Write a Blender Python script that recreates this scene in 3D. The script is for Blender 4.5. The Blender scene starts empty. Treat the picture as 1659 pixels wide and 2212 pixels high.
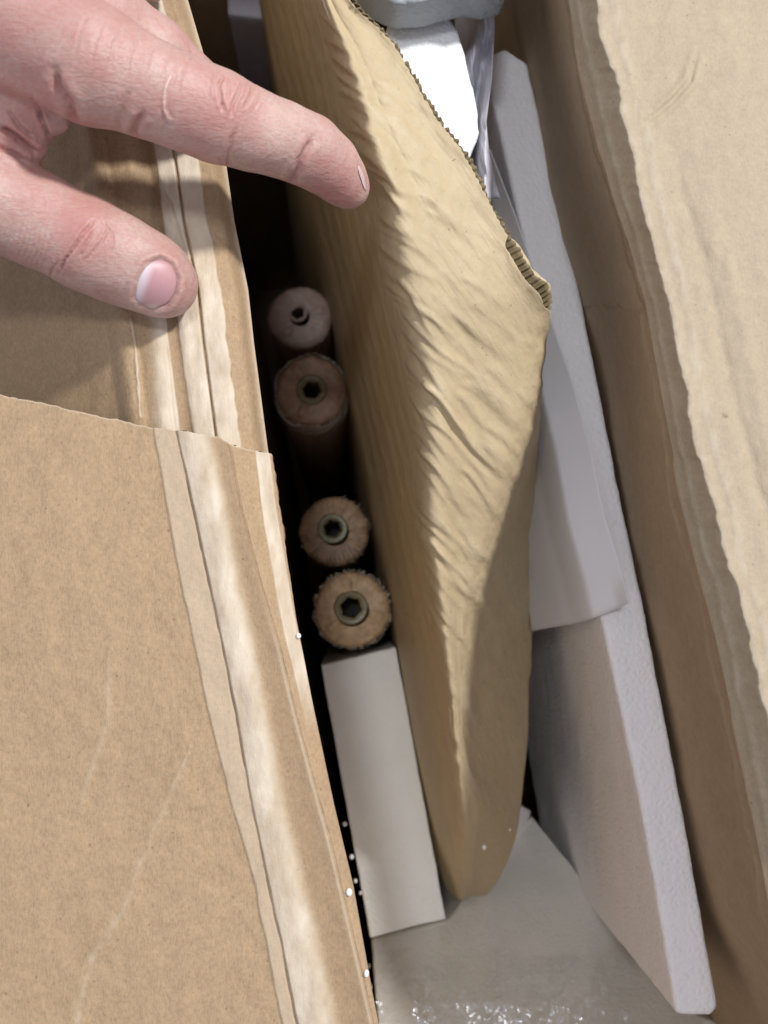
import bpy, bmesh, math, random
import numpy as np
from mathutils import Matrix, Vector
from mathutils.bvhtree import BVHTree

sc = bpy.context.scene
COL = sc.collection
rng = np.random.default_rng(7)
random.seed(7)

# ------------------------------------------------------------------ camera
# photograph frame measured on a 1659 x 2212 sheet; z = 0 is the top of the carton, mm below
IW, IH, F = 1659.0, 2212.0, 2000.0
VP = (740.0, 1290.0)          # where plumb lines converge
CAMH = 250.0                  # mm above the carton rim
d = np.array([VP[0]-IW/2, -(VP[1]-IH/2), -F]); d /= np.linalg.norm(d)
zc = -d
xc = np.array([1., 0, 0]); xc = xc - zc*xc.dot(zc); xc /= np.linalg.norm(xc)
yc = np.cross(zc, xc)
W2C = np.stack([xc, yc, zc], axis=1)      # world axes expressed in camera axes
C2W = W2C.T

def P(px, py, z):
    """point (mm) at height z seen at sheet position px, py"""
    px, py, z = np.broadcast_arrays(np.asarray(px, float), np.asarray(py, float), np.asarray(z, float))
    r = np.stack([px-IW/2, -(py-IH/2), np.full(px.shape, -F)], -1) @ C2W.T
    t = (z-CAMH)/r[..., 2]
    out = r*t[..., None]; out[..., 2] += CAMH
    return out
def PD(px, py, depth): return P(px, py, CAMH-np.asarray(depth, float))
def proj(w):
    c = (np.asarray(w)-np.array([0, 0, CAMH])) @ W2C.T
    return IW/2 + F*c[..., 0]/-c[..., 2], IH/2 - F*c[..., 1]/-c[..., 2]

cam_d = bpy.data.cameras.new('camera'); cam = bpy.data.objects.new('camera', cam_d); COL.objects.link(cam)
cam.matrix_world = Matrix.Translation((0, 0, CAMH*.001)) @ Matrix(C2W.tolist()).to_4x4()
cam_d.sensor_fit = 'VERTICAL'; cam_d.sensor_height = 36.0; cam_d.lens = 36.0*F/IH
cam_d.clip_start = .01; cam_d.clip_end = 20
cam_d.dof.use_dof = True; cam_d.dof.focus_distance = .262; cam_d.dof.aperture_fstop = 16
sc.camera = cam

# ------------------------------------------------------------------ light
world = bpy.data.worlds.new('World'); sc.world = world; world.use_nodes = True
bg = world.node_tree.nodes['Background']
bg.inputs[0].default_value = (.625, .645, .755, 1); bg.inputs[1].default_value = .68

def lamp(name, direction, dist, size, power, colour):
    l = bpy.data.lights.new(name, 'AREA'); l.shape = 'DISK'; l.size = size; l.energy = power; l.color = colour
    o = bpy.data.objects.new(name, l); COL.objects.link(o)
    v = Vector(direction).normalized(); o.location = v*dist
    o.rotation_euler = v.to_track_quat('Z', 'Y').to_euler()
    return o
lamp('workshop_lamp', (.51, .42, .75), 1.6, .15, 26, (1, .99, .97))
lamp('overhead_fill', (-.10, .15, .98), 2.2, .25, 10.5, (.95, .98, 1))  # unseen fill lamp, aimed to brighten the foam, rolls and film
sc.view_settings.view_transform = 'Standard'; sc.view_settings.look = 'None'
sc.view_settings.exposure = 0; sc.view_settings.gamma = 1
sc.cycles.max_bounces = 6; sc.cycles.use_adaptive_sampling = True; sc.cycles.adaptive_threshold = .025; sc.cycles.use_denoising = True

# ------------------------------------------------------------------ helpers
def hashn(ix, iy, seed):
    h = (ix.astype(np.int64)*374761393 + iy.astype(np.int64)*668265263 + seed*982451653) & 0xffffffff
    h = ((h ^ (h >> 13))*1274126177) & 0xffffffff
    return ((h ^ (h >> 16)) & 0xffff)/65535.0
def vnoise(x, y, seed=0):
    x = np.asarray(x, float); y = np.asarray(y, float)
    ix = np.floor(x).astype(np.int64); iy = np.floor(y).astype(np.int64)
    fx = x-ix; fy = y-iy; fx = fx*fx*(3-2*fx); fy = fy*fy*(3-2*fy)
    a = hashn(ix, iy, seed); b = hashn(ix+1, iy, seed); c = hashn(ix, iy+1, seed); e = hashn(ix+1, iy+1, seed)
    return (a*(1-fx)+b*fx)*(1-fy)+(c*(1-fx)+e*fx)*fy*1.0 - .5
def fbm(x, y, seed=0, o=3):
    s = 0; a = 1.
    for k in range(o):
        s = s+a*vnoise(np.asarray(x)*2**k, np.asarray(y)*2**k, seed+k*17); a *= .5
    return s
def sst(a, b, x):
    t = np.clip((np.asarray(x, float)-a)/(b-a), 0, 1); return t*t*(3-2*t)
def gauss(x, w): return np.exp(-(np.asarray(x, float)/w)**2)
def line(pts):
    """x of a polyline at given y (extended straight at both ends)"""
    a = np.array(sorted([(p[1], p[0]) for p in pts]), float)
    def f(y):
        y = np.asarray(y, float)
        r = np.interp(y, a[:, 0], a[:, 1])
        s0 = (a[2, 1]-a[0, 1])/(a[2, 0]-a[0, 0]); s1 = (a[-1, 1]-a[-3, 1])/(a[-1, 0]-a[-3, 0])
        r = np.where(y < a[0, 0], a[0, 1]+(y-a[0, 0])*s0, r)
        return np.where(y > a[-1, 0], a[-1, 1]+(y-a[-1, 0])*s1, r)
    return f
def polydist(px, py, pts):
    """distance to a polyline, plus 0..1 position along it"""
    pts = np.array(pts, float); best = np.full(px.shape, 1e9); tt = np.zeros(px.shape)
    seg = np.linalg.norm(np.diff(pts, axis=0), axis=1); tot = seg.sum(); acc = 0
    for i in range(len(pts)-1):
        a, b = pts[i], pts[i+1]; ab = b-a
        t = np.clip(((px-a[0])*ab[0]+(py-a[1])*ab[1])/(ab@ab), 0, 1)
        dd = np.hypot(px-a[0]-t*ab[0], py-a[1]-t*ab[1])
        m = dd < best; best = np.where(m, dd, best); tt = np.where(m, (acc+t*seg[i])/tot, tt); acc += seg[i]
    return best, tt

def mesh_obj(name, V, faces, mat, parent=None, smooth=True, attrs=None):
    me = bpy.data.meshes.new(name)
    V = np.asarray(V, float)*.001
    me.from_pydata(V.tolist(), [], faces if isinstance(faces, list) else faces.tolist())
    if attrs:
        for k, v in attrs.items():
            at = me.attributes.new(k, 'FLOAT', 'POINT'); at.data.foreach_set('value', np.asarray(v, np.float32).ravel())
    me.update()
    if smooth: me.polygons.foreach_set('use_smooth', [True]*len(me.polygons))
    o = bpy.data.objects.new(name, me); COL.objects.link(o)
    if mat: me.materials.append(mat)
    if parent:
        o.parent = parent; o.matrix_parent_inverse = parent.matrix_world.inverted()
    return o
def grid_faces(n, m, flip=False):
    i, j = np.meshgrid(np.arange(n-1), np.arange(m-1), indexing='ij')
    a = (i*m+j).ravel(); q = np.stack([a, a+m, a+m+1, a+1], 1)
    return q[:, ::-1] if flip else q
def grid_obj(name, W, mat, parent=None, thick=0, attrs=None, up=True):
    n, m = W.shape[:2]
    q = grid_faces(n, m)
    c = np.cross(W[1:, :-1]-W[:-1, :-1], W[:-1, 1:]-W[:-1, :-1]).sum((0, 1))
    flip = (c[2] < 0) if up is True else (np.dot(c, up) < 0)
    if flip: q = q[:, ::-1]
    o = mesh_obj(name, W.reshape(-1, 3), q, mat, parent, True, attrs)
    if thick:
        s = o.modifiers.new('thickness', 'SOLIDIFY'); s.thickness = thick*.001; s.offset = -1; s.use_even_offset = False
    return o
def empty(name, loc_mm, label, cat, group=None):
    o = bpy.data.objects.new(name, None); COL.objects.link(o); o.location = [c*.001 for c in loc_mm]
    o.empty_display_size = .02
    o['label'] = label; o['category'] = cat
    if group: o['group'] = group
    bpy.context.view_layer.update()
    return o
def tag(o, label, cat, group=None):
    o['label'] = label; o['category'] = cat
    if group: o['group'] = group
    return o
def bake(o):
    """apply the modifiers of o"""
    dg = bpy.context.evaluated_depsgraph_get()
    me = bpy.data.meshes.new_from_object(o.evaluated_get(dg)); o.modifiers.clear(); o.data = me
    return o

# ------------------------------------------------------------------ materials
def mat(name):
    m = bpy.data.materials.new(name); m.use_nodes = True
    nt = m.node_tree; return m, nt, nt.nodes['Principled BSDF']
def nd(nt, t, **kw):
    n = nt.nodes.new(t)
    for k, v in kw.items():
        if k.startswith('_'): setattr(n, k[1:], v)
        else: n.inputs[k.replace('__', ' ')].default_value = v
    return n
def mixc(nt, fac, a, b, blend='MIX'):
    n = nt.nodes.new('ShaderNodeMix'); n.data_type = 'RGBA'; n.blend_type = blend
    for i, v in ((0, fac), (6, a), (7, b)):
        if hasattr(v, 'is_output') or isinstance(v, bpy.types.NodeSocket): nt.links.new(v, n.inputs[i])
        elif i == 0: n.inputs[0].default_value = v
        else: n.inputs[i].default_value = (*v, 1)
    return n.outputs[2]
def ramp(nt, src, a, b, va=0., vb=1.):
    n = nt.nodes.new('ShaderNodeMapRange'); n.inputs[1].default_value = a; n.inputs[2].default_value = b
    n.inputs[3].default_value = va; n.inputs[4].default_value = vb; nt.links.new(src, n.inputs[0]); return n.outputs[0]
def noise(nt, vec, scale, detail=3, rough=.55):
    n = nd(nt, 'ShaderNodeTexNoise', Scale=scale, Detail=detail, Roughness=rough); nt.links.new(vec, n.inputs[0]); return n.outputs[0]
def objco(nt, scale=(1, 1, 1), rot=(0, 0, 0)):
    t = nt.nodes.new('ShaderNodeNewGeometry'); mp = nt.nodes.new('ShaderNodeMapping')
    mp.inputs['Scale'].default_value = scale; mp.inputs['Rotation'].default_value = rot
    nt.links.new(t.outputs['Position'], mp.inputs[0]); return mp.outputs[0]
def attr(nt, name):
    n = nt.nodes.new('ShaderNodeAttribute'); n.attribute_name = name; return n.outputs['Fac']
def bump(nt, bs, h, strength, dist):
    b = nt.nodes.new('ShaderNodeBump'); b.inputs['Strength'].default_value = strength; b.inputs['Distance'].default_value = dist
    nt.links.new(h, b.inputs['Height']); 
    if bs.inputs['Normal'].is_linked: nt.links.new(bs.inputs['Normal'].links[0].from_socket, b.inputs['Normal'])
    nt.links.new(b.outputs[0], bs.inputs['Normal'])

def kraft(name, base, pale, dark, rough=.72, fib=1., mott=1.):
    m, nt, bs = mat(name)
    co = objco(nt); cs = objco(nt, (1, .28, 1), (0, 0, math.radians(10)))
    big = noise(nt, co, 55, 4, .6); mid = noise(nt, co, 230, 5, .7); fine = noise(nt, cs, 2200, 3, .75)
    c = mixc(nt, ramp(nt, big, .35, .68, 0, mott*.55), base, [b*.80 for b in base])
    c = mixc(nt, ramp(nt, mid, .38, .66, 0, mott*.62), c, [min(1, b*1.22) for b in base])
    grain = noise(nt, co, 900, 4, .75)
    c = mixc(nt, ramp(nt, grain, .36, .66, 0, min(.7, fib*.38)), c, [b*.66 for b in base])
    c = mixc(nt, ramp(nt, fine, .38, .72, 0, min(.8, fib*.40)), c, [min(1, b*1.25) for b in base])
    sp = nd(nt, 'ShaderNodeTexVoronoi', Scale=210.); nt.links.new(co, sp.inputs['Vector'])
    c = mixc(nt, ramp(nt, sp.outputs['Distance'], .04, .10, .40, 0), c, dark)
    sc_ = attr(nt, 'scuff'); 
    ps = mixc(nt, ramp(nt, fine, .3, .75, 0, .25), pale, base)
    c = mixc(nt, sc_, c, ps)
    c = mixc(nt, attr(nt, 'stain'), c, dark)
    nt.links.new(c, bs.inputs['Base Color'])
    bs.inputs['Roughness'].default_value = rough; bs.inputs['Specular IOR Level'].default_value = .35
    bump(nt, bs, fine, .22*fib, .0004); bump(nt, bs, mid, .22, .0010)
    return m
KRAFT = kraft('kraft_board', (.40, .277, .163), (.74, .65, .52), (.10, .06, .035), mott=1.15, fib=1.7)
KRAFT_IN = kraft('kraft_inner_liner', (.415, .305, .195), (.55, .475, .36), (.12, .075, .04))
KRAFT_FLAP = kraft('kraft_flap_face', (.40, .315, .215), (.56, .50, .40), (.12, .08, .045), mott=.9)
KRAFT_DIV = kraft('kraft_divider_liner', (.49, .385, .235), (.61, .52, .37), (.13, .085, .045), rough=.55, fib=.35, mott=.45)
def paper_creases(m):
    nt = m.node_tree; bs = nt.nodes['Principled BSDF']
    t = nt.nodes.new('ShaderNodeNewGeometry'); mp = nt.nodes.new('ShaderNodeMapping'); mp.vector_type = 'TEXTURE'
    mp.inputs['Rotation'].default_value = (0, 0, math.radians(-50)); mp.inputs['Scale'].default_value = (7, 1, 2)
    nt.links.new(t.outputs['Position'], mp.inputs[0])
    n = noise(nt, mp.outputs[0], 330, 2, .5); bump(nt, bs, n, .55, .0011)
paper_creases(KRAFT_DIV)
FLUTE = kraft('kraft_flute', (.15, .11, .055), (.55, .48, .32), (.07, .045, .02), rough=.85)

def foam(name, col, cell=700., rough=.6, dirt=.12, sss=.0):
    m, nt, bs = mat(name)
    co = objco(nt)
    v = nd(nt, 'ShaderNodeTexVoronoi', Scale=cell, _feature='DISTANCE_TO_EDGE'); nt.links.new(co, v.inputs['Vector'])
    n1 = noise(nt, co, 45, 4); n2 = noise(nt, co, 400, 3)
    c = mixc(nt, ramp(nt, n1, .45, .8, 0, dirt*3), col, [x*.72 for x in col])
    c = mixc(nt, ramp(nt, n2, .62, .8, 0, dirt*2), c, [x*.6 for x in col])
    nt.links.new(c, bs.inputs['Base Color']); bs.inputs['Roughness'].default_value = rough
    bump(nt, bs, v.outputs['Distance'], .5, .0010); bump(nt, bs, n2, .35, .0009); bump(nt, bs, n1, .25, .003)
    if sss:
        bs.inputs['Subsurface Weight'].default_value = sss; bs.inputs['Subsurface Radius'].default_value = (1, 1, 1); bs.inputs['Subsurface Scale'].default_value = .004
    return m
FOAM_BLOCK = foam('foam_ivory', (.95, .955, .92), 420, .6, .07)
FOAM_PANEL = foam('foam_panel_white', (.95, .925, .94), 420, .6, .04)
FOAM_LAV_SHADE = foam('foam_lavender_shade', (.50, .47, .56))  # lavender darkened to stand in for shade deep in the gap
FOAM_GREY_SHADE = foam('foam_grey_shade', (.34, .36, .39), 300, .45, .2)  # own grey, deepened to stand in for shade on the offcut
FOAM_WHITE = foam('foam_white', (.90, .91, .92), 500, .6, .03)
FOAM_SLAB = foam('foam_slab_buff', (.74, .71, .64), 500, .6, .12)

def paper(name, col, trans=.25, rough=.5):
    m, nt, bs = mat(name)
    n = noise(nt, objco(nt), 70, 3)
    bs.inputs['Base Color'].default_value = (*col, 1); bs.inputs['Roughness'].default_value = rough
    bump(nt, bs, n, .12, .002)
    tr = nd(nt, 'ShaderNodeBsdfTranslucent'); tr.inputs[0].default_value = (*[x*.9 for x in col], 1)
    mx = nd(nt, 'ShaderNodeMixShader'); mx.inputs[0].default_value = trans
    nt.links.new(bs.outputs[0], mx.inputs[1]); nt.links.new(tr.outputs[0], mx.inputs[2])
    nt.links.new(mx.outputs[0], nt.nodes['Material Output'].inputs[0])
    return m
PAPER = paper('white_paper', (.95, .94, .97))
BAG = paper('milky_plastic', (.90, .89, .95), .4, .25)
def film_mat():
    m, nt, bs = mat('clear_film')
    def amul(h):
        k_ = nt.nodes.new('ShaderNodeMath'); k_.operation = 'MULTIPLY'; nt.links.new(h, k_.inputs[0]); nt.links.new(attr(nt, 'crumple'), k_.inputs[1]); return k_.outputs[0]
    n = noise(nt, objco(nt), 95, 2, .5); n2 = noise(nt, objco(nt), 420, 2)
    nt.nodes.remove(bs)
    gl = nd(nt, 'ShaderNodeBsdfGlossy', Roughness=.2); gl.inputs[0].default_value = (.95, .95, 1, 1)
    bump(nt, gl, amul(n), 1.0, .008)
    tr = nd(nt, 'ShaderNodeBsdfTransparent'); mx = nd(nt, 'ShaderNodeMixShader'); mx.inputs[0].default_value = .82
    nt.links.new(gl.outputs[0], mx.inputs[1]); nt.links.new(tr.outputs[0], mx.inputs[2])
    nt.links.new(mx.outputs[0], nt.nodes['Material Output'].inputs[0]); return m
FILM = film_mat()
def simple(name, col, rough=.6, nscale=300, amp=.3, bstr=.2, sheen=0):
    m, nt, bs = mat(name)
    n = noise(nt, objco(nt), nscale, 4, .6)
    c = mixc(nt, ramp(nt, n, .35, .7, 0, 1), col, [x*(1-amp) for x in col])
    nt.links.new(c, bs.inputs['Base Color']); bs.inputs['Roughness'].default_value = rough
    bump(nt, bs, n, bstr, .0008); return m
ROLL_TAN = simple('wrap_tan', (.60, .42, .245), .5, 240, .4)
ROLL_PINK_SHADE = simple('wrap_pink_shade', (.40, .285, .24), .5, 240, .25)  # pinkish wrap, darkened to stand in for the hand's shade
ROLL_RED_SHADE = simple('wrap_russet_shade', (.42, .265, .18), .5, 240, .35)  # reddish wrap, colour lowered as if the hand shaded it
ROLL_MID = simple('wrap_brown', (.50, .33, .20), .5, 240, .4)
ROLL_SIDE = simple('roll_side_brown', (.40, .26, .17), .6, 300, .35)
HUB = simple('core_olive', (.20, .165, .07), .34, 500, .35)
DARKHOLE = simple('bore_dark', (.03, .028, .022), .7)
FIBRE = simple('thread_white', (.70, .64, .54), .7)
FLOORM = simple('floor_concrete', (.30, .29, .28), .8, 30, .25)
BEAD = simple('bead_white', (.86, .87, .88), .5, 500, .06)

def skin_mat():
    m, nt, bs = mat('skin')
    co = objco(nt)
    n1 = noise(nt, co, 120, 4, .6); n2 = noise(nt, co, 900, 3, .6)
    base = (.49, .32, .275); red = (.46, .19, .17); pale = (.57, .41, .36)
    c = mixc(nt, ramp(nt, n1, .35, .65, 0, .9), base, pale)
    n0 = noise(nt, co, 45, 3, .6); c = mixc(nt, ramp(nt, n0, .45, .7, 0, .65), c, red)
    c = mixc(nt, ramp(nt, n2, .40, .70, 0, .45), c, red)
    c = mixc(nt, attr(nt, 'red'), c, red)
    c = mixc(nt, attr(nt, 'grime'), c, (.30, .17, .14))
    c = mixc(nt, attr(nt, 'pale'), c, (.78, .58, .50))
    nt.links.new(c, bs.inputs['Base Color'])
    bs.inputs['Roughness'].default_value = .46; bs.inputs['Specular IOR Level'].default_value = .42
    bs.inputs['Subsurface Weight'].default_value = .35
    bs.inputs['Subsurface Radius'].default_value = (1.0, .35, .2); bs.inputs['Subsurface Scale'].default_value = .0022
    v = nd(nt, 'ShaderNodeTexVoronoi', Scale=900., _feature='DISTANCE_TO_EDGE'); 
    co2 = objco(nt, (.45, 1.15, 1), (0, 0, math.radians(-62))); nt.links.new(co2, v.inputs['Vector'])
    bump(nt, bs, v.outputs['Distance'], .22, .0005); bump(nt, bs, n2, .22, .0006)
    w = noise(nt, objco(nt, (.25, 1.0, .6), (0, 0, math.radians(-70))), 900, 4, .65)
    bump(nt, bs, w, .34, .0008)
    return m
SKIN = skin_mat()
def nail_mat():
    m, nt, bs = mat('nail')
    c = mixc(nt, attr(nt, 'lunula'), (.52, .29, .30), (.72, .62, .66))
    c = mixc(nt, attr(nt, 'tipw'), c, (.78, .72, .62))
    nt.links.new(c, bs.inputs['Base Color']); bs.inputs['Roughness'].default_value = .42
    bs.inputs['Subsurface Weight'].default_value = .2; bs.inputs['Subsurface Radius'].default_value = (1, .5, .4); bs.inputs['Subsurface Scale'].default_value = .001
    n = noise(nt, objco(nt, (1, .15, 1), (0, 0, .5)), 900, 2); bump(nt, bs, n, .08, .0003)
    return m
NAIL = nail_mat()

# ------------------------------------------------------------------ measured lines of the carton
E1 = line([(400, 0), (435, 120), (462, 240), (482, 350), (500, 475), (530, 625), (543, 743), (557, 850), (572, 965), (590, 1080), (612, 1220), (640, 1420)])
E2 = line([(578, 940), (586, 979), (610, 1141), (639, 1329), (674, 1511), (722, 1738), (763, 1910), (804, 2140), (822, 2230)])
L1 = line([(331, 927), (350, 1037), (389, 1258), (447, 1523), (493, 1705), (551, 1913), (610, 2212)])
L2 = line([(383, 937), (422, 1115), (467, 1329), (512, 1543), (538, 1699), (571, 1867), (603, 2010), (639, 2192)])
L3 = line([(496, 959), (519, 1089), (564, 1264), (603, 1394), (639, 1543), (681, 1699), (713, 1815), (752, 1978), (785, 2120), (806, 2212)])
R1 = line([(1287, 0), (1312, 125), (1357, 280), (1397, 475), (1432, 600), (1472, 800), (1507, 975), (1545, 1106), (1567, 1206), (1607, 1331), (1632, 1431), (1659, 1546), (1700, 1760), (1790, 2130), (1870, 2400), (2030, 2800), (2280, 3400)])
R2 = line([(1227, 0), (1252, 150), (1292, 320), (1342, 475), (1392, 650), (1427, 850), (1477, 1106), (1502, 1206), (1537, 1346), (1572, 1506), (1612, 1706), (1642, 1856), (1662, 1956), (1722, 2180), (1815, 2400), (1985, 2800), (2235, 3400)])
FLOOR_Z = -640.0

# ground under the carton
g = grid_obj('floor', np.stack(np.meshgrid(np.linspace(-1500, 1500, 9), np.linspace(-1500, 1500, 9), indexing='ij')+[np.full((9, 9), FLOOR_Z-6)], -1), FLOORM)
g['kind'] = 'structure'

carton = empty('cardboard_carton', (60, 0, FLOOR_Z-2), 'opened brown cardboard carton with crushed flaps folded outward on both sides', 'carton')

# ---- left wall, right wall, end walls, base
ys = np.arange(-900, 3400, 20.)
def wall(name, edge, ztop, out, up):
    top = P(edge(ys), ys, ztop)
    hs = np.concatenate([np.linspace(0, 40, 9), np.linspace(60, ztop-FLOOR_Z, 8)])
    W = top[:, None, :]+np.zeros((1, len(hs), 1)); W[..., 2] -= hs[None]
    W[..., 0] += out*(1-np.exp(-hs/8.))[None] + fbm(ys[:, None]/120., hs[None]/25., 5)*1.2
    return grid_obj(name, W, KRAFT_IN, carton, 4, {'scuff': np.zeros(W.shape[:2]), 'stain': np.zeros(W.shape[:2])}, up=up)
def Emix(y): return np.where(np.asarray(y) < 960, E1(y), E2(y)-8)
wall('wall', lambda y: Emix(y)-70, -7.8, -4.0, (1, 0, 0))
# right wall with a lapped paper ply
yw = np.arange(-900, 3400, 8.)
hs = np.concatenate([np.linspace(0, 90, 70), np.linspace(100, -FLOOR_Z-12, 8)])
top = P(R2(yw), yw, -9)
W = top[:, None, :]+np.zeros((1, len(hs), 1)); W[..., 2] -= hs[None]
W[..., 0] += 10.0*(1-np.exp(-hs/50.))[None] + fbm(yw[:, None]/150., hs[None]/22., 9)*1.0
pxw, pyw = proj(W)
lap = sst(668, 660, pyw+fbm(pxw/20, pyw/20, 3)*16)*sst(2, 7, hs[None]+fbm(yw[:, None]/60., 0*hs[None], 4)*5)
W[..., 0] -= .4*lap
ridge = gauss(hs[None]-9-fbm(yw[:, None]/90., 0*hs[None], 21)*6, 2.0)*sst(640, 700, pyw)
W[..., 0] -= .8*ridge
stn = np.clip(gauss(lap-.5, .25)*.5, 0, 1)
grid_obj('wall', W, KRAFT_IN, carton, 4, {'scuff': np.clip(.10*lap+.2*ridge, 0, 1), 'stain': stn}, up=(-1, 0, 0))
def endwall(py):
    a = P(E2(py) if py > 1000 else E1(py), py, -4)-np.array([22, 0, 0]); b = P(R1(py), py, -4)+np.array([8, 0, 0])
    xs = np.linspace(0, 1, 12)[:, None, None]; zz = np.linspace(0, 1, 8)[None, :, None]
    W = (a*(1-xs)+b*xs)+np.array([0, 0, -1.])*zz*(a[2]-FLOOR_Z)
    grid_obj('wall', W, KRAFT_IN, carton, 4, {'scuff': np.zeros((12, 8)), 'stain': np.zeros((12, 8))}, up=(0, 1 if py > 1000 else -1, 0))
endwall(-890); endwall(3370)
a = P(E1(-890), -890, -4); b = P(R1(3370), 3370, -4)
gx, gy = np.meshgrid(np.linspace(a[0]-60, b[0]+30, 10), np.linspace(b[1]-2, a[1]+2, 14), indexing='ij')
grid_obj('base', np.stack([gx, gy, np.full(gx.shape, FLOOR_Z)], -1), KRAFT_IN, carton, 3, {'scuff': 0*gx, 'stain': 0*gx})

# ---- upper left flap: crushed score bands, then drooping outward
def nonuniform(lims):
    out = []
    for a, b, st in lims: out.append(np.arange(a, b, st))
    return np.concatenate(out)
u = nonuniform([(-6, 330, 2.), (330, 620, 8.), (620, 1500, 40.)])
y = np.arange(-700, 1110, 5.)
U, Y = np.meshgrid(u, y, indexing='ij')
X = E1(Y)-U
wob = fbm(Y/70., U/90., 31)*10
wob2 = fbm(Y/28., U/300., 33)*5
z = np.full(U.shape, -4.5)
z -= 6.5*sst(34, -6, U)**2                      # rolls over into the carton
z -= 2.0*sst(70, 0, U)
# pale torn plies (real paper layers left on the score)
fadeU = sst(300, 480, Y)
b1 = sst(50, 54, U+wob2)*sst(102, 98, U+wob2*.6)
b2 = sst(104, 107, U+wob2*.6)*sst(150, 146, U+wob2*.5+6*np.sin(Y/160.))
b3 = sst(176, 180, U+wob2*.3)*sst(238, 200, U+wob+12*np.sin(Y/90.))
b3 = b3*sst(560, 640, Y)
z += .45*b1+.35*b2+.5*b3
z -= .7*gauss(U-103-wob2*.6, 2.2)                # split line
z -= .9*gauss(U-160, 12) 
z += .6*gauss(U-205, 20)
z -= .6*gauss(U-245, 10)
tear, tt = polydist(X, Y, [(343, 372), (352, 400), (375, 440), (392, 500), (412, 560)])
z += .8*gauss(tear, 3.5)*np.sin(math.pi*np.clip(tt, .02, .98))
tear2, tt2 = polydist(X, Y, [(283, 690), (290, 730), (296, 790), (300, 850), (303, 900)])
z += .5*gauss(tear2+fbm(X/6, Y/14, 8)*4, 3)
hair, _ = polydist(X, Y, [(360, 750), (367, 810), (372, 880), (380, 935)])
z -= .3*gauss(hair, 1.6)
droop = np.clip(U-262, 0, None)*.125
z -= droop*sst(0, 6, droop)*.98
z += fbm(X/60., Y/160., 12)*1.0 + fbm(X/14., Y/40., 14)*.22
z -= np.clip(Y-900, 0, 200)/200*3.0*sst(0, 1, (U > -10))
scuff = np.clip(b1*.85+b2*.95+b3*.9, 0, 1)*(.82+.5*fbm(X/30, Y/50, 41))
scuff = np.maximum(scuff, .9*gauss(tear, 3.6)*(tt > .01)*(tt < .99))
scuff = np.maximum(scuff, .55*gauss(tear2+fbm(X/6, Y/14, 8)*4, 2.5)*sst(670, 700, Y))
scuff = np.maximum(scuff, .45*gauss(hair, 2.0))
scuff = np.maximum(scuff, .35*sst(10, -6, U))
stain = .55*gauss(U-103-wob2*.6, 1.6)*sst(330, 420, Y)
stain = np.maximum(stain, .28*gauss(U-160, 16))
grid_obj('upper_flap', P(X, Y, z), KRAFT, carton, 3.2, {'scuff': np.clip(scuff, 0, 1), 'stain': np.clip(stain, 0, 1)})

# ---- lower left flap lapped over it
topedge = lambda x: np.interp(x, [-1500, 0, 160, 331, 420, 470, 496, 540, 590], [560, 850, 886, 927, 936, 944, 961, 972, 980])
u = nonuniform([(0, 340, 2.), (340, 720, 6.), (720, 1900, 40.)])
tv = np.linspace(0, 1, 420)**1.15
U, T = np.meshgrid(u, tv, indexing='ij')
y0 = np.full(u.shape, 960.)
for _ in range(20): y0 = .5*y0+.5*topedge(E2(np.maximum(y0, 900))-u)
y0 = y0+fbm(u/14., 0*u, 77)*3.5+fbm(u/60., 0*u, 78)*5
Y = y0[:, None]+T*(3100-y0[:, None]); X = E2(Y)-U
w1, w2, w3 = X-L1(Y), X-L2(Y), X-L3(Y)
n1 = fbm(Y/60., X/200., 51)*7
z = np.full(U.shape, .6)
z += 1.5*sst(420, 60, X+Y*0)*sst(1800, 900, Y)
z += .55*sst(-3, 3, w1+n1*.6)
z += .75*sst(-2, 2.5, w2+n1*.3) - .5*gauss(w2+n1*.3+2.5, 2.5)*sst(-.35, .3, fbm(Y/60., 0*Y, 55))
bw = np.interp(Y, [930, 1300, 1700, 2200], [80, 75, 78, 95])
z += .9*np.sin(np.clip(w2/bw, 0, 1)*math.pi)
z -= 1.6*sst(.55, 1.5, w2/bw)
z -= 5.5*sst(-14, 60, w3)**1.1
sm = np.clip(E2(Y)-L3(Y), 20, 200)
stripc = U-np.interp(Y, [960, 1100, 1300, 1550], [22, 26, 22, 12])
strip = sst(-20, -17, stripc)*sst(14, 11, stripc+n1*.3)*sst(1600, 1450, Y)
z += .5*strip
z -= .6*gauss(w3+n1*.2, 2.2)
z += .8*fbm(X/130., Y/190., 61)+.28*fbm(X/22., Y/34., 63)
c1, t1 = polydist(X+12*fbm(X/40, Y/40, 53), Y, [(415, 1610), (400, 1640), (360, 1740), (300, 1870), (262, 1960), (205, 2060), (178, 2150), (160, 2230), (150, 2330)])
c2, t2 = polydist(X, Y, [(236, 1400), (232, 1560), (205, 1640), (180, 1710), (170, 1760)])
z += .55*gauss(c1, 5)*(1-.5*t1)+.3*gauss(c1-14, 12); z += .3*gauss(c2, 6)
scuff = .88*sst(-1, 4, w2+n1*.3)*(1-sst(.60, 1.05, w2/bw+n1*.012))*(.80+.55*fbm(X/26, Y/60, 71))
scuff = np.maximum(scuff, .30*sst(-2, 2, w1+n1*.6)*sst(2, -2, w2))
scuff = np.maximum(scuff, .75*strip*(.85+.5*fbm(X/14, Y/40, 73)))
scuff = np.maximum(scuff, .30*gauss(c1+fbm(X/8, Y/8, 75)*4, 4+4*t1)*sst(0, .05, t1)*(.6+.9*fbm(X/15, Y/15, 79)))
scuff = np.maximum(scuff, .16*gauss(c2, 5)*sst(0, .2, t2)*sst(1, .8, t2))
scuff = np.maximum(scuff, .45*gauss(w3+5, 3)*sst(1250, 1500, Y))
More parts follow.
